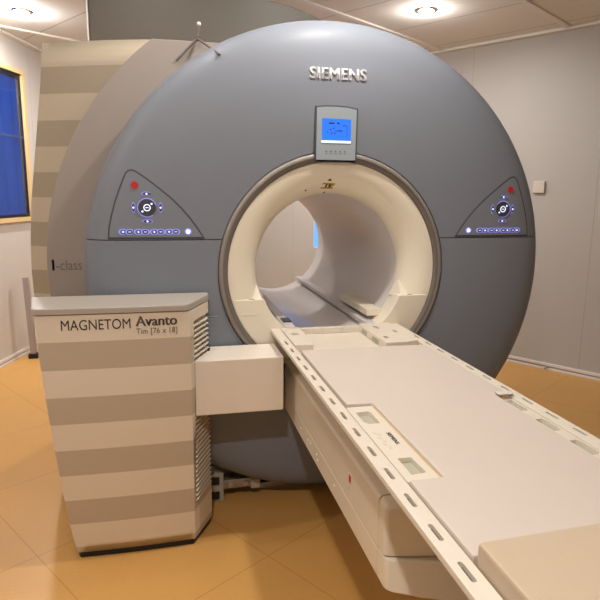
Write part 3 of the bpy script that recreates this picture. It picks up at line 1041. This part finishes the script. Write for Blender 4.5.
# rounded end cap
def nose(z, o=0.0, dy=0.0, k=.6):
    half_ = [(-.200, -1.0610), (-.200, -1.094), (-.197, -1.101), (-.190, -1.107), (-.140, -1.126), (-.08, -1.142), (.0, -1.150)]
    pts = half_ + [(.020 - p[0], p[1]) for p in reversed(half_)]
    return [(p[0] + o * (1 if p[0] < .01 else -1), (-1.094 + (p[1] + 1.094) * k if p[1] < -1.094 else p[1]) + (o + dy if p[1] < -1.07 else 0), z) for p in pts]
bm = bmesh.new(); loft(bm, [nose(.505, .003), nose(.508, 0), nose(.614, 0), nose(.622, .003), nose(.6265, .008), nose(.628, .02)]); obj('end_cap', bm, 'table_side', TB, 30)
bm = bmesh.new(); loft(bm, [nose(.428, .006, -.006, 1.5), nose(.433, .001, -.006, 1.4), nose(.4995, .0, -.006, .9), nose(.5035, .002, -.006, .9)]); obj('end_cap_lower', bm, 'table_side', TB, 40)
bm = bmesh.new(); prism(bm, [(-.150, -1.120), (.170, -1.120), (.170, -1.1005), (-.150, -1.1005)], 'z', .6335, .6895, .003); obj('end_stop', bm, 'cushion', TB)
# screws and the little red sticker on the side
for y, z in ((-.30, .465), (-.40, .465), (-.52, .47), (-.53, .455), (-.72, .47), (-.44, .47)):
    bm = bmesh.new()
    b2 = bmesh.new(); bmesh.ops.create_cone(b2, cap_ends=True, segments=12, radius1=.0045, radius2=.0035, depth=.002)
    merge(bm, b2, Matrix.Translation((-.201, y, z)) @ Matrix.Rotation(-PI / 2, 4, 'Y')); obj('screw', bm, 'white', TB)
bm = bmesh.new(); prism(bm, [(-.845, .575), (-.862, .575), (-.868, .535), (-.850, .530)], 'x', -.2012, -.2002); st2 = obj('side_sticker', bm, 'grille', TB)
bm = bmesh.new(); box(bm, -.2016, -.2011, -.864, -.848, .552, .572); obj('sticker_mark', bm, 'red', st2)
# supporting column under the rear half, out of sight behind the box
bm = bmesh.new(); box(bm, .10, .20, -.60, -.25, .03, .428, .01); obj('column', bm, 'table_side', TB)
bm = bmesh.new(); box(bm, .09, .24, -.63, -.22, .0, .03, .006); obj('column_base', bm, 'table_side', TB)
bm = bmesh.new(); box(bm, -.215, -.195, -1.20, -1.17, .700, .7155); obj('buffer', bm, 'black', TB)

# mattress: thin pad with a notch on the left
bm = bmesh.new()
mp = [(-.214, -.345), (.100, -.345), (.2315, -.352), (.2335, -.835), (.196, -.860), (.194, -1.4735), (-.2165, -1.4735), (-.2165, -1.2425), (-.147, -1.2425), (-.147, -.855), (-.214, -.852)]
prism(bm, mp, 'z', .7335, .7635, .005)
mo = obj('mattress', bm, 'mattress', None, 40)
origin_to(mo, (0, -.9, .7335))
tag(mo, 'thin white vinyl mattress pad lying in the table tray', 'mattress')
bm = bmesh.new()
prism(bm, [(-.2155, -1.478), (-.05, -1.472), (.20, -1.466), (.225, -1.468), (.225, -2.02), (-.2155, -2.02)], 'z', .7345, .790, .008)
cu = obj('cushion', bm, 'cushion', None, 40)
origin_to(cu, (0, -1.75, .7345))
tag(cu, 'thick beige foam cushion at the near end of the table', 'cushion')

# ------------------------------------------------------------------ wall switch, post, lamps
bm = bmesh.new()
box(bm, 4.2 - .282, 4.2 - .199, -.022, 0.0, 1.297, 1.382, .005)
M['switch'] = plain('switch cream', (205, 196, 184), 0.5)
sw = obj('switch_plate', bm, 'switch', None, 30)
d = Vector((P_a[0] - P_b[0], P_a[1] - P_b[1])).normalized()
sw.location = (P_b[0], P_b[1], 0); sw.rotation_euler = (0, 0, math.atan2(d.y, d.x))
tag(sw, 'square white switch box on the bare wall to the right of the scanner', 'switch')

PO = thing('floor_post', 'slim grey post with a black foot by the left wall behind the striped cabinet', 'post', (-1.70, 2.50, 0))
bm = bmesh.new(); b2 = bmesh.new(); box(b2, -.022, .022, -.022, .022, 0, .60, .006)
merge(bm, b2, Matrix.Translation((-1.68, 2.50, .035)) @ Matrix.Rotation(math.radians(-1.5), 4, 'Y')); obj('pole', bm, 'post', PO)
bm = bmesh.new(); box(bm, -1.715, -1.645, 2.465, 2.535, .0, .036, .008); obj('foot', bm, 'black', PO)
bm = bmesh.new(); box(bm, -1.645, -1.615, 2.49, 2.51, .03, .30, .004); obj('brace', bm, 'post', PO)

def downlight(x, y, label, idx, pw):
    t = thing('ceiling_lamp', label, 'lamp', (x, y, CEIL), 'round recessed ceiling lamps')
    bm = bmesh.new(); lathe_z(bm, [(.048, -.004), (.052, -.010), (.066, -.008), (.072, -.002), (.072, 0), (.048, 0)], (x, y, CEIL), 32); obj('ring', bm, 'chrome', t)
    bm = bmesh.new(); lathe_z(bm, [(.001, -.009), (.030, -.008), (.047, -.004), (.047, -.001), (.001, -.001)], (x, y, CEIL), 24); obj('lens', bm, 'lampglow', t)
    pd = bpy.data.lights.new('lamp_bulb', 'POINT'); pd.shadow_soft_size = .03; pd.energy = LAMP_POWER * pw * .40; pd.color = LAMP_COLOR
    po = bpy.data.objects.new('lamp_bulb', pd); C.objects.link(po); po.parent = t; po.location = (0, 0, -.045)
    ld = bpy.data.lights.new('lamp_light', 'AREA'); ld.shape = 'DISK'; ld.size = .09; ld.spread = math.radians(175); ld.energy = LAMP_POWER * pw * .88; ld.color = LAMP_COLOR
    lo = bpy.data.objects.new('lamp_light', ld); C.objects.link(lo); lo.parent = t; lo.location = (0, 0, -.014)
LBL = ['small round ceiling lamp above the blue window, upper left', 'small round ceiling lamp above the right side of the scanner',
       'round recessed ceiling lamp directly over the bore end of the patient table', 'round recessed ceiling lamp over the open floor before the striped cabinet, farthest from the scanner',
       'round recessed ceiling lamp behind the scanner, hidden by its tall tan housing', 'round recessed ceiling lamp directly above the striped cabinet', 'round recessed ceiling lamp close to the wall on the left, level with the cabinet']
for i, (x, y, pw) in enumerate(LAMPS):
    downlight(x, y, LBL[i], i, pw)
